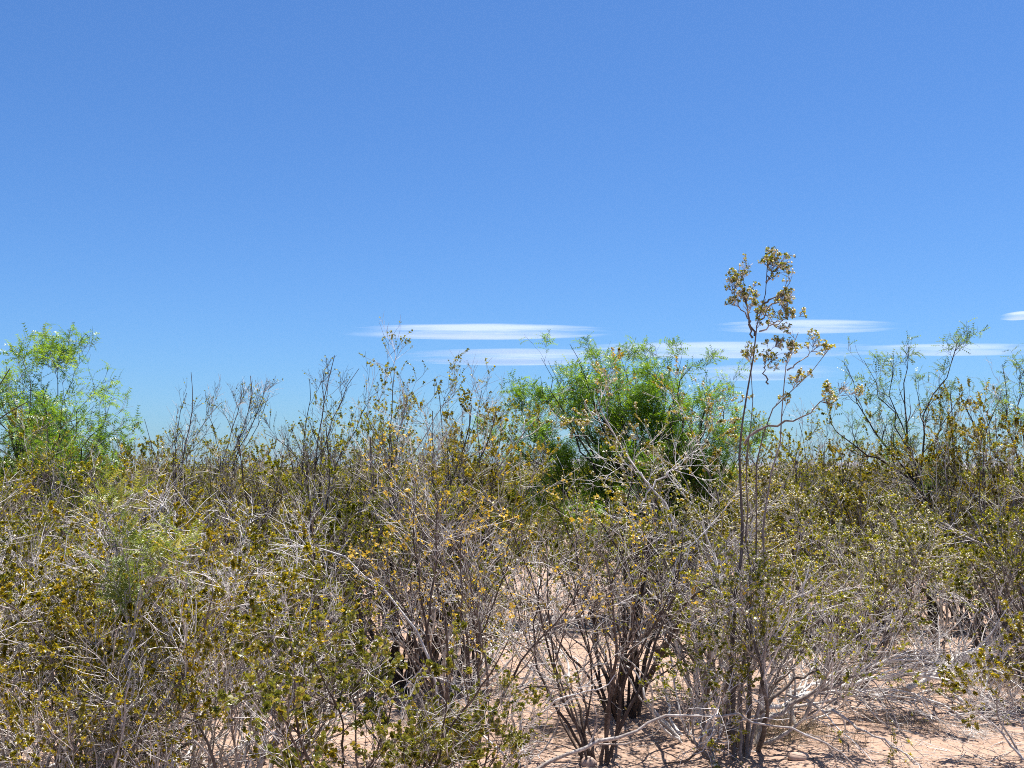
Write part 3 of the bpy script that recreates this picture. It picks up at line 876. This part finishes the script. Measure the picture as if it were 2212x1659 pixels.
# left middle bush with dark thick trunks
b = ground_at(868, 1492)
y = b[1]
bush('creosote_bush', 'large olive creosote bush on thick black trunks left of the yellow leaves', 'bush', b, 39, H=1.55, stems=11, spread=(0.1, 0.8), r0=0.017, bark='brown', leaf='olive', leaf_per=7.5, n1=7.5, n2=6.5, n3=4.2,
     shade0=(0, .35), shade1=(.15, .85), skip_low=.2, twig_mat='bark', leaf_shade=(0, .8),
     guides=[limb(y, (850, 1440), (850, 1350), (840, 1250), base=b, r=0.036), limb(y, (900, 1440), (940, 1370), (990, 1290), base=b, r=0.026), limb(y, (800, 1400), (740, 1330), (690, 1290), base=b, r=0.022)])
b = stand(640, 8.0)
bush('creosote_bush', 'brownish creosote bush with dead grey twigs below the tall bare stems', 'bush', b, 40, H=1.3, stems=12, spread=(0.1, 0.9), leaf='olive', leaf_per=4.0, n1=7.5, n2=7, n3=3.8, shade0=(.1, .7), shade1=(.2, .8), skip_low=.3, leaf_shade=(.2, 1))
# foreground left
b = stand(110, 4.6)
B41 = bush('creosote_bush', 'near creosote bush with amber leaves and pale fruit in the lower left corner', 'bush', b, 41, H=1.45, stems=13, spread=(0.1, 0.95), r0=0.011, leaf='amber', leaf_per=4.4, fruit=0.3, fruit_size=(.0042, .0055), n1=7, n2=6, n3=3.8,
     shade0=(.2, .9), shade1=(.3, 1.0), skip_low=.1)
b = stand(-40, 5.4)
B42 = bush('creosote_bush', 'grey-stemmed creosote bush at the left edge under the near mesquite', 'bush', b, 42, H=1.55, stems=12, spread=(0.1, 0.95), r0=0.012, leaf='olive', leaf_per=4.4, fruit=0.3, n1=7, n2=6, n3=3.8,
     shade0=(.3, 1), shade1=(.35, 1.0), skip_low=.2)
b = stand(420, 4.5)
B43 = bush('creosote_bush', 'near creosote bush with dense orange sprigs left of the lime-leaved one', 'bush', b, 43, H=1.05, stems=12, spread=(0.1, 0.85), r0=0.010, leaf='amber', leaf_per=4.4, fruit=0.25, fruit_size=(.0042, .0055), n1=7, n2=5.5, n3=3.6,
     shade0=(.2, .8), shade1=(.3, .95), skip_low=.05)
b = stand(770, 4.4)
B44 = bush('creosote_bush', 'near creosote bush with glossy lime leaves and thin dark stems at the bottom', 'bush', b, 44, H=1.02, stems=12, spread=(0.08, 0.7), r0=0.008, bark='brown', leaf='lime', leaf_per=3.2, leaf_size=(.011, .018), leaf_aspect=.5, fruit=0.12, fruit_size=(.0042, .0055), n1=4.6, n2=5, n3=3,
     len1=(.2, .5), len2=(.12, .28), shade0=(.2, .7), shade1=(.2, .8), twig_mat='bark')
b = stand(600, 5.6)
B45 = bush('creosote_bush', 'twiggy half-bare creosote bush behind the lime-leaved one', 'bush', b, 45, H=1.05, stems=8, spread=(0.1, 0.8), r0=0.010, leaf='olive', leaf_per=3.5, n1=7, n2=6.5, n3=3.6, shade0=(.2, .9), shade1=(.25, .95), skip_low=.1)
# right side
b = stand(2240, 6.9)
bush('creosote_bush', 'dense olive creosote bush filling the right edge below the sparse mesquite', 'bush', b, 46, H=1.6, stems=13, spread=(0.1, 0.8), r0=0.013, leaf='olive', leaf_per=6.5, fruit=.8, n1=7.5, n2=6.5, n3=4, shade0=(.1, .6), shade1=(.25, .9), skip_low=.25)
b = stand(2200, 8.2)
bush('creosote_bush', 'tall amber creosote bush in front of the sparse mesquite at right', 'bush', b, 47, H=1.9, stems=12, spread=(0.08, 0.6), r0=0.013, leaf='amber', leaf_per=7.5, n1=7.5, n2=6.5, n3=4, shade0=(.0, .5), shade1=(.2, .8), skip_low=.5)
b = stand(2230, 5.6)
bush('creosote_bush', 'low creosote bush with orange leaves in the lower right corner', 'bush', b, 48, H=.6, stems=9, spread=(0.2, 1.1), r0=0.008, leaf='amber', leaf_per=5, fruit=.5, n1=6, n2=5, n3=3.5, len1=(.15, .4), len2=(.1, .22), shade0=(.2, .9), shade1=(.3, 1))
b = stand(2030, 8.0)
bush('dead_bush', 'tangled grey dead bush under the open wispy mesquite', 'bush', b, 49, H=1.15, stems=13, spread=(0.15, 1.0), r0=0.011, bark='dead', leaf='olive', leaf_per=0.9, n1=7, n2=7, n3=4.2, shade0=(.0, .8), shade1=(.1, .9))

DA = dict(bark='dead', leaf=None, n1=5, n2=4, n3=1.6, len1=(.2, .55), len2=(.1, .3), shade0=(.6, 1), shade1=(.6, 1), t1=(.3, 1), wig=.17, kink=.015, pale=.6)
y = 4.7
b = stand(210, y)
bush('dead_bush', 'long arching bleached branches fanning across the lower left corner', 'bush', b, 91, stems=2, H=.9, guides=[limb(y, (200, 1500), (120, 1330), (20, 1190), base=b, r=.008), limb(y, (190, 1480), (160, 1300), (140, 1160), base=b, r=.009), limb(y, (240, 1470), (290, 1290), (340, 1165), base=b, r=.008, dy=-.2),
     limb(y, (260, 1500), (380, 1340), (490, 1270), base=b, r=.008), limb(y, (170, 1530), (70, 1420), (-40, 1390), base=b, r=.009), limb(y, (280, 1540), (380, 1450), (470, 1420), base=b, r=.007, dy=-.3)], **DA)
y = 5.3
b = stand(570, y)
bush('dead_bush', 'bleached forked branches rising left of the long arching dead branch', 'bush', b, 92, stems=2, H=.9, guides=[limb(y, (560, 1450), (470, 1290), (385, 1160), (360, 1110), base=b, r=.009), limb(y, (590, 1430), (650, 1280), (700, 1195), base=b, r=.008), limb(y, (560, 1430), (530, 1260), (510, 1130), base=b, r=.008, dy=.3),
     limb(y, (610, 1460), (700, 1360), (770, 1310), base=b, r=.007)], **DA)

# ------------------------------------------------------------------ fallen wood
def fallen(name, label, pts, r, seed, n1=5, n2=4, n3=2, len1=(.15, .5), shade=(.4, .9), bark='dead', extra=()):
    rng = np.random.default_rng(seed)
    pts = np.asarray(pts)
    base = pts[0].copy()
    root = thing(name, label, 'branch', base.tolist())
    n = 22
    P = guided(rng, pts, n, r * 0.8)[None]
    R = (r * np.linspace(1, .35, n) * rng.uniform(.85, 1.15, n))[None]
    for e, er in extra:
        P = np.concatenate((P, guided(rng, e, n, er * .3)[None]))
        R = np.concatenate((R, (er * np.linspace(1, .3, n) * rng.uniform(.88, 1.12, n))[None]))
    P1, R1, q1 = sprout(rng, P, R, n1, .15, 1, (.35, .9), len1, .55, 8, .17, -.01)
    P2, R2, q2 = sprout(rng, P1, R1, n2, .2, 1, (.35, .95), (.08, .25), .6, 5, .2, 0)
    P3, R3, q3 = sprout(rng, P2, R2, n3, .2, 1, (.35, .95), (.05, .12), .6, 4, .2, 0)
    for A in (P1, P2, P3):
        gz = height(A[..., 0], A[..., 1]) + 0.004
        A[..., 2] = np.maximum(A[..., 2], gz)
    sh = rng.uniform(shade[0], shade[1], len(P))
    for i in range(len(P)):
        lm = tubes(Geo(), P[i:i + 1], R[i:i + 1], 8, sh[i], cap=True).build('limb', bark, root, base)
        for c in np.nonzero(q1 == i)[0]:
            tubes(Geo(), P1[c:c + 1], R1[c:c + 1], 5, rng.uniform(*shade)).build('side_branch', bark, lm, base)
    g = tubes(Geo(), P2, R2, 4, rng.uniform(shade[0], shade[1], len(P2)))
    tubes(g, P3, R3, 3, rng.uniform(shade[0], shade[1], len(P3)))
    if g.n:
        g.build('twigs', bark, root, base, kind='stuff')
    return root


y = 5.15
fallen('fallen_branch', 'long grey dead branch arching low across the sand at the bottom', [pt(1120, 1672, y), pt(1270, 1615, y), pt(1400, 1563, y), pt(1480, 1545, y), pt(1560, 1540, y), pt(1640, 1562, y - .03), pt(1700, 1570, y - .05), pt(1760, 1590, y - .08), pt(1820, 1625, y - .1), pt(1880, 1690, y - .15)],
       .0105, 51, n1=7, n2=3, n3=1, shade=(.4, .75), bark='bark')
y = 6.6
fallen('dead_branch', 'bleached sprawl of dead branches lying on the sand under the fruiting bush', [pt(1640, 1540, y - .5), pt(1760, 1495, y - .3), pt(1860, 1470, y - .1), pt(1980, 1455, y), pt(2080, 1480, y), pt(2180, 1560, y - .1)], .017, 52, n1=16, n2=6.5, n3=2, len1=(.3, .9), shade=(.5, 1),
       extra=[([pt(1700, 1500, y), pt(1820, 1450, y), pt(1930, 1425, y), pt(2030, 1430, y + .1)], .013), ([pt(1960, 1490, y + .1), pt(2030, 1455, y + .2), pt(2070, 1415, y + .3), pt(2130, 1395, y + .4)], .022),
              ([pt(1680, 1515, y), pt(1800, 1490, y), pt(1950, 1490, y), pt(2060, 1530, y - .1), pt(2130, 1600, y - .2)], .012), ([pt(1700, 1530, y - .2), pt(1860, 1500, y - .2), pt(1990, 1510, y - .3), pt(2090, 1560, y - .4)], .010)])
y = 5.4
fallen('dead_branch', 'slender white dead branch sloping down to the sand near the lower right corner', [pt(1700, 1500, y + .4), pt(1800, 1540, y + .3), pt(1900, 1590, y + .1), pt(1980, 1650, y), pt(2020, 1700, y)], .010, 53, n1=8, n2=5, n3=2, len1=(.2, .6), shade=(.4, 1))
y = 8.6
p0, p1 = ground_at(1415, 1418), ground_at(1500, 1412)
fallen('fallen_log', 'short dark log lying on the sand behind the dark-stemmed bush', [p0 + (0, 0, .03), (p0 + p1) / 2 + (0, .02, .05), p1 + (0, .1, .04)], .035, 54, n1=1, n2=0, n3=0, shade=(.0, .3), bark='brown')
p0 = ground_at(770, 1480)
fallen('dead_branch', 'grey dead branch lying on the sand beside the black trunks', [p0 + (0, 0, .06), p0 + (.35, .05, .14), p0 + (.8, .15, .10), p0 + (1.3, -.05, .05), p0 + (1.9, -.3, .02)], .012, 55, n1=7, n2=4, n3=2, shade=(.3, .9))

# ------------------------------------------------------------------ stones, litter and dry grass on the sand
def stone(u, v, s, label, seed):
    rng = np.random.default_rng(seed)
    p = ground_at(u, v)
    nu, nv = 12, 8
    a = np.linspace(0, 2 * PI, nu, endpoint=False)
    e = np.linspace(-PI / 2 * .97, PI / 2 * .97, nv)
    P = np.stack((np.cos(e)[:, None] * np.cos(a), np.cos(e)[:, None] * np.sin(a) * .8, np.repeat(np.sin(e)[:, None] * .6, nu, 1)), -1)
    P = P * (1 + .16 * np.sin(P[..., :1] * 3 + seed) + .12 * np.cos(P[..., 1:2] * 4 + seed)) * s
    i = np.arange(nu * nv).reshape(nv, nu)
    g = Geo().add(P.reshape(-1, 3) + p + (0, 0, s * .2), quads=np.stack((i[:-1], np.roll(i[:-1], -1, 1), np.roll(i[1:], -1, 1), i[1:]), -1).reshape(-1, 4))
    o = g.build('stone', 'stone', None, p)
    o.location = p
    return tag(o, label, 'stone')


stone(1272, 1652, .055, 'pinkish rounded stone on the sand at the foot of the yellow-leaved bush', 2)
stone(1725, 1640, .05, 'brown half-buried stone on the sand right of the tall stalk', 5)

rng = np.random.default_rng(77)
g = Geo()
k = 11000
lx, ly = rng.uniform(-4.5, 5, k), 4.3 + 8 * rng.random(k) ** 1.6
clump = np.sin(lx * 2.1 + 1) * np.cos(ly * 1.9) + rng.normal(size=k) * .7
kp = clump > -.3
lx, ly = lx[kp], ly[kp]
k = len(lx)
a = rng.uniform(0, 2 * PI, k)
S = np.stack((lx, ly, height(lx, ly) + .004), -1)
P, R = walk(rng, S, np.stack((np.cos(a), np.sin(a), rng.uniform(0, .12, k)), -1), rng.uniform(.03, .22, k), rng.uniform(.0009, .003, k), 3, .16, 0, .5)
P[..., 2] = np.maximum(P[..., 2], height(P[..., 0], P[..., 1]) + .003)
tubes(g, P, R, 3, rng.uniform(.0, .8, k))
g.build('twig_litter', 'dead', kind='stuff')
g = Geo()
k = 5000
lx, ly = rng.uniform(-4, 4.5, k), 4.3 + 6 * rng.random(k) ** 1.6
S = np.stack((lx, ly, height(lx, ly)), -1)
s = rng.uniform(.003, .011, k)
v = S[:, None] + s[:, None, None] * OCT_V[None] * rng.uniform(.6, 1.2, (k, 6, 1))
g.add(v.reshape(-1, 3), tris=(OCT_T[None] + 6 * np.arange(k)[:, None, None]).reshape(-1, 3))
g.build('gravel', 'stone', kind='stuff', smooth=False)
g = Geo()
for (u, v, kk, hh) in ((1700, 1580, 420, .16), (1640, 1600, 260, .14), (2160, 1480, 300, .2), (1960, 1570, 200, .12), (1180, 1600, 160, .1), (1800, 1600, 200, .1)):
    p = ground_at(u, v)
    a = rng.uniform(0, 2 * PI, kk)
    rad = rng.random(kk) ** .6 * .22
    S = np.stack((p[0] + np.cos(a) * rad, p[1] + np.sin(a) * rad, np.full(kk, p[2] - .01)), -1)
    inc = rng.uniform(.1, 1.0, kk)
    a2 = a + rng.normal(size=kk)
    P, R = walk(rng, S, np.stack((np.sin(inc) * np.cos(a2), np.sin(inc) * np.sin(a2), np.cos(inc)), -1), hh * rng.uniform(.5, 1.2, kk), np.full(kk, .0009), 4, .14, -.04, .3)
    tubes(g, P, R, 3, rng.random(kk))
g.build('dry_grass', 'grass', kind='stuff')

# ------------------------------------------------------------------ more bushes near and in the middle
def again(src, u, y, s, rot, label, name=None, sz=None):
    c = copy_tree(src)
    p = stand(u, y)
    c.location = p - np.array((0, 0, .02))
    c.rotation_euler = (0, 0, rot)
    c.scale = (s, s, sz or s)
    c['label'] = label
    return c


again(B41, 300, 5.3, .9, 2.1, 'amber creosote bush around the young yellowing mesquite')
again(B43, 20, 4.4, .85, 1.2, 'low creosote bush with orange sprigs at the very corner, lower left')
again(B45, 210, 6.7, 1.2, 3.4, 'half-bare grey creosote bush behind the young yellowing mesquite')
again(B44, 980, 4.6, .66, 2.5, 'small lime-leaved creosote bush left of the fallen branch, lower middle')
again(B43, 250, 4.2, .75, 5.1, 'short creosote bush with orange sprigs at the bottom edge, second from the left')
DEADB = []
for i in range(2):
    DEADB.append(bush('dead_bush', '', 'bush', (0, 0, 0), 80 + i, H=1.05, stems=10, spread=(.25, 1.2), r0=.009, bark='dead', leaf='olive', leaf_per=.5, hero=False, n1=6, n2=4, n3=1.6, len1=(.3, .7), len2=(.12, .35), shade0=(.4, 1), shade1=(.5, 1), wig=.2, trop=.02))
seen = set()
for k, u, yy, s, rot, lab in ((0, 60, 5.0, 1.05, .3, 'bleached dead bush spreading among the near bushes at the left edge'), (1, 230, 4.6, .9, 1.9, 'bleached dead bush between the two near amber bushes, lower left'), (0, 400, 5.4, 1.1, 2.7, 'bleached dead bush just right of the young yellowing mesquite'),
                              (1, 560, 5.0, .9, 4.1, 'bleached dead bush left of the lime-leaved bush'), (1, 500, 7.3, 1.2, .9, 'bleached dead bush below the brushy leafless bush'),
                              (0, 1000, 7.4, 1.1, 3.6, 'grey tangle of dead twigs below the yellow leaf sprays'), (1, 140, 7.0, 1.25, 2.2, 'bleached dead bush below the left-edge mesquite'), (0, 1480, 6.1, .95, 1.1, 'bleached dead bush just left of the tall stalk'),
                              (1, 1700, 6.3, .95, 5.7, 'bleached dead bush just right of the tall stalk'), (0, 2090, 7.0, .9, 4.4, 'bleached dead bush above the fallen sprawl, right side'), (1, 1120, 5.7, .75, 3.0, 'low bleached dead bush left of the long grey fallen branch'), (0, 1230, 7.4, .9, 2.4, 'low bleached dead bush on the sand behind the yellow leaves'), (1, 1090, 8.8, 1.0, 4.9, 'bleached dead bush at the far end of the open sand')):
    if k in seen:
        again(DEADB[k], u, yy, s, rot, lab)
    else:
        seen.add(k)
        DEADB[k].location = stand(u, yy) - np.array((0, 0, .02))
        DEADB[k].rotation_euler = (0, 0, rot)
        DEADB[k].scale = (s, s, s)
        DEADB[k]['label'] = lab
TALLB = []
for i, (leaf, lp) in enumerate((('olive', 5.0), ('amber', 4.5), ('olive', 2.0))):
    TALLB.append(bush('creosote_bush', '', 'bush', (0, 0, 0), 70 + i, H=2.32, stems=12, r0=.013, leaf=leaf, leaf_per=lp, leaf_size=(.009, .016), skip_low=.5, hero=False, spread=(.06, .55), n1=6.5, n2=5.5, n3=3.4,
                      len1=(.35, .8), shade0=(.05, .5), shade1=(.15, .8), wig=.13, trop=.07))
tall = [(0, 300, 9.0, .74, 'olive creosote bush right of the left-edge mesquite, under the sky'), (2, 440, 8.3, .74, 'thin creosote bush between the forked bare stem and the brushy one'),
        (1, 600, 8.8, .76, 'amber-topped creosote bush between the brushy and the spindly bare bushes'), (0, 770, 8.6, .90, 'olive creosote bush just right of the spindly bare bush'),
        (2, 930, 8.3, .98, 'thin creosote bush with bare tips left of the dense green mesquite'), (1, 1010, 7.6, .88, 'amber creosote bush at the left foot of the dense green mesquite'),
        (0, 1690, 9.2, .88, 'olive creosote bush between the tall stalk and the open mesquite'), (1, 2130, 9.0, .98, 'amber creosote bush just right of the open mesquite trunk'),
        (2, 190, 8.4, .82, 'thin creosote bush in front of the left-edge mesquite'), (0, 60, 8.0, .82, 'olive creosote bush below the left-edge mesquite crown'), (0, 1900, 10.0, .84, 'olive creosote bush behind the left limbs of the open mesquite'),
        (2, 690, 9.6, .80, 'thin creosote bush behind the spindly bare bush'), (1, 360, 9.8, .72, 'amber creosote bush behind the forked bare stem'), (0, 520, 9.9, .72, 'olive creosote bush behind the brushy leafless bush'),
        (2, 840, 9.4, .88, 'thin creosote bush behind the leafy upright tip'), (0, 1060, 9.3, .86, 'olive creosote bush at the left edge of the dense green mesquite'), (2, 1750, 9.8, .88, 'thin creosote bush behind the fruiting bush right of the stalk'),
        (1, 1840, 9.4, .78, 'amber creosote bush under the left limbs of the open mesquite'), (2, 2080, 10.0, .9, 'thin creosote bush behind the open mesquite trunk'), (1, 240, 9.9, .76, 'amber creosote bush behind the right flank of the left-edge mesquite')]
rr = random.Random(4)
seen = set()
for k, u, yy, s, lab in tall:
    if k in seen:
        again(TALLB[k], u, yy, s, rr.uniform(0, 6.28), lab)
    else:
        seen.add(k)
        TALLB[k].location = stand(u, yy) - np.array((0, 0, .02))
        TALLB[k].scale = (s, s, s)
        TALLB[k]['label'] = lab

# ------------------------------------------------------------------ thicket behind
MIDK = dict(hero=False, n1=7, n2=6, n3=3.6, len1=(.35, .75), spread=(.1, .8))
rr = random.Random(9)
PROTO = []
LOOK = ('leafy olive', 'amber-leaved', 'brown-stemmed', 'grey half-bare')
for i, (leaf, h, lp, kw) in enumerate((('olive', 1.6, 6, {}), ('amber', 1.5, 5.5, {}), ('olive', 1.75, 4, dict(bark='brown', twig_mat='bark')), ('olive', 1.45, 2.2, dict(bark='dead')))):
    PROTO.append(bush('creosote_bush', '', 'bush', (0, 0, 0), 60 + i, H=h, stems=11, r0=.012, leaf=leaf, leaf_per=lp, leaf_size=(.010, .018), skip_low=.2, leaf_shade=(0, .9),
                      group='creosote bushes packed into the thicket behind', **MIDK, **kw))
MARK = [(40, 'the left-edge mesquite'), (290, 'the sky gap by the left-edge mesquite'), (400, 'the forked bare stem'), (520, 'the brushy leafless bush'), (690, 'the spindly bare bush'), (860, 'the leafy upright tip'),
        (1000, 'the left foot of the dense mesquite'), (1200, 'the left half of the dense mesquite'), (1430, 'the middle of the dense mesquite'), (1600, 'the tall bare stalk'), (1760, 'the fruiting bush right of the stalk'),
        (1900, 'the left limbs of the open mesquite'), (2030, 'the trunk of the open mesquite'), (2180, 'the right-edge mesquite')]
ROW = ('in the near thicket at', 'in the middle thicket behind', 'in the far thicket behind')
spots = []
for u in (-60, 90, 240, 350, 480, 590, 730, 1620, 1720, 1830, 1930, 2060, 2170):
    spots.append((u + rr.uniform(-20, 20), 10.3 + rr.uniform(-.5, .5), 0))
for u in range(-150, 2400, 120):
    spots.append((u + rr.uniform(-50, 50), 12.6 + rr.uniform(-.8, .9), 1))
for u in range(-150, 2400, 95):
    spots.append((u + rr.uniform(-40, 40), 16.5 + rr.uniform(-1.5, 1.5), 2))
used, labels = set(), set()
for i, (u, yy, row) in enumerate(spots):
    near = sorted(MARK, key=lambda m: abs(m[0] - u))
    ks = [rr.choice((0, 0, 1, 1, 2, 3))] + rr.sample(range(4), 4)
    k, lab = next(((k, f'{LOOK[k]} bush {ROW[row]} {m[1]}') for m in near[:2] for k in ks if f'{LOOK[k]} bush {ROW[row]} {m[1]}' not in labels), (ks[0], 'creosote bush deep in the thicket'))
    labels.add(lab)
    o_ = PROTO[k] if k not in used else copy_tree(PROTO[k])
    used.add(k)
    o_['label'] = lab
    o_.location = stand(u, yy) - np.array((0, 0, .02))
    o_.rotation_euler = (0, 0, rr.uniform(0, 6.28))
    s = rr.uniform(.75, 1.12)
    o_.scale = (s * 1.05, s * 1.05, s)

# far scrub that reads as one mass
rng = np.random.default_rng(91)
g, gs = Geo(), Geo()
nb = 520
by = 21 + 160 * rng.random(nb) ** 2
bx = by * rng.uniform(-.75, .75, nb)
hh = rng.uniform(1.1, 1.9, nb)
per = np.clip((26 / by) * 420, 60, 420).astype(int)
par = np.repeat(np.arange(nb), per // 2)
k = len(par)
d = norm(rng.normal(size=(k, 3)) * (1, 1, .8)) * (rng.random(k) ** .4)[:, None]
C = np.stack((bx[par] + d[:, 0] * hh[par] * .75, by[par] + d[:, 1] * hh[par] * .75, hh[par] * (.62 + .4 * d[:, 2])), -1)
sz = .03 + .0022 * by[par]
q = C[:, None] + norm(rng.normal(size=(k, 4, 3))) * sz[:, None, None] * rng.uniform(.5, 1.2, (k, 4, 1))
g.add(q.reshape(-1, 3), quads=np.arange(4 * k).reshape(k, 4), shade=np.repeat(rng.random(nb)[par] * .5 + rng.random(k) * .4, 4))
g.build('far_scrub', 'olive', kind='stuff', smooth=False)

# ------------------------------------------------------------------ the air
g = Geo()
x0, x1, y0, y1, z0, z1 = -5200, 5200, -1800, 5200, -5, 44
g.add([(x0, y0, z0), (x1, y0, z0), (x1, y1, z0), (x0, y1, z0), (x0, y0, z1), (x1, y0, z1), (x1, y1, z1), (x0, y1, z1)],
      quads=[(3, 2, 1, 0), (4, 5, 6, 7), (0, 1, 5, 4), (1, 2, 6, 5), (2, 3, 7, 6), (3, 0, 4, 7)])
m, nt, out = new_mat('haze')
vol = nt.nodes.new('ShaderNodeVolumePrincipled')
vol.inputs['Color'].default_value = (0.80, 0.88, 1.0, 1)
vol.inputs['Density'].default_value = 0.00006
vol.inputs['Anisotropy'].default_value = 0.2
nt.links.new(vol.outputs[0], out.inputs['Volume'])
M['haze'] = m
g.build('haze', 'haze', kind='stuff', smooth=False)
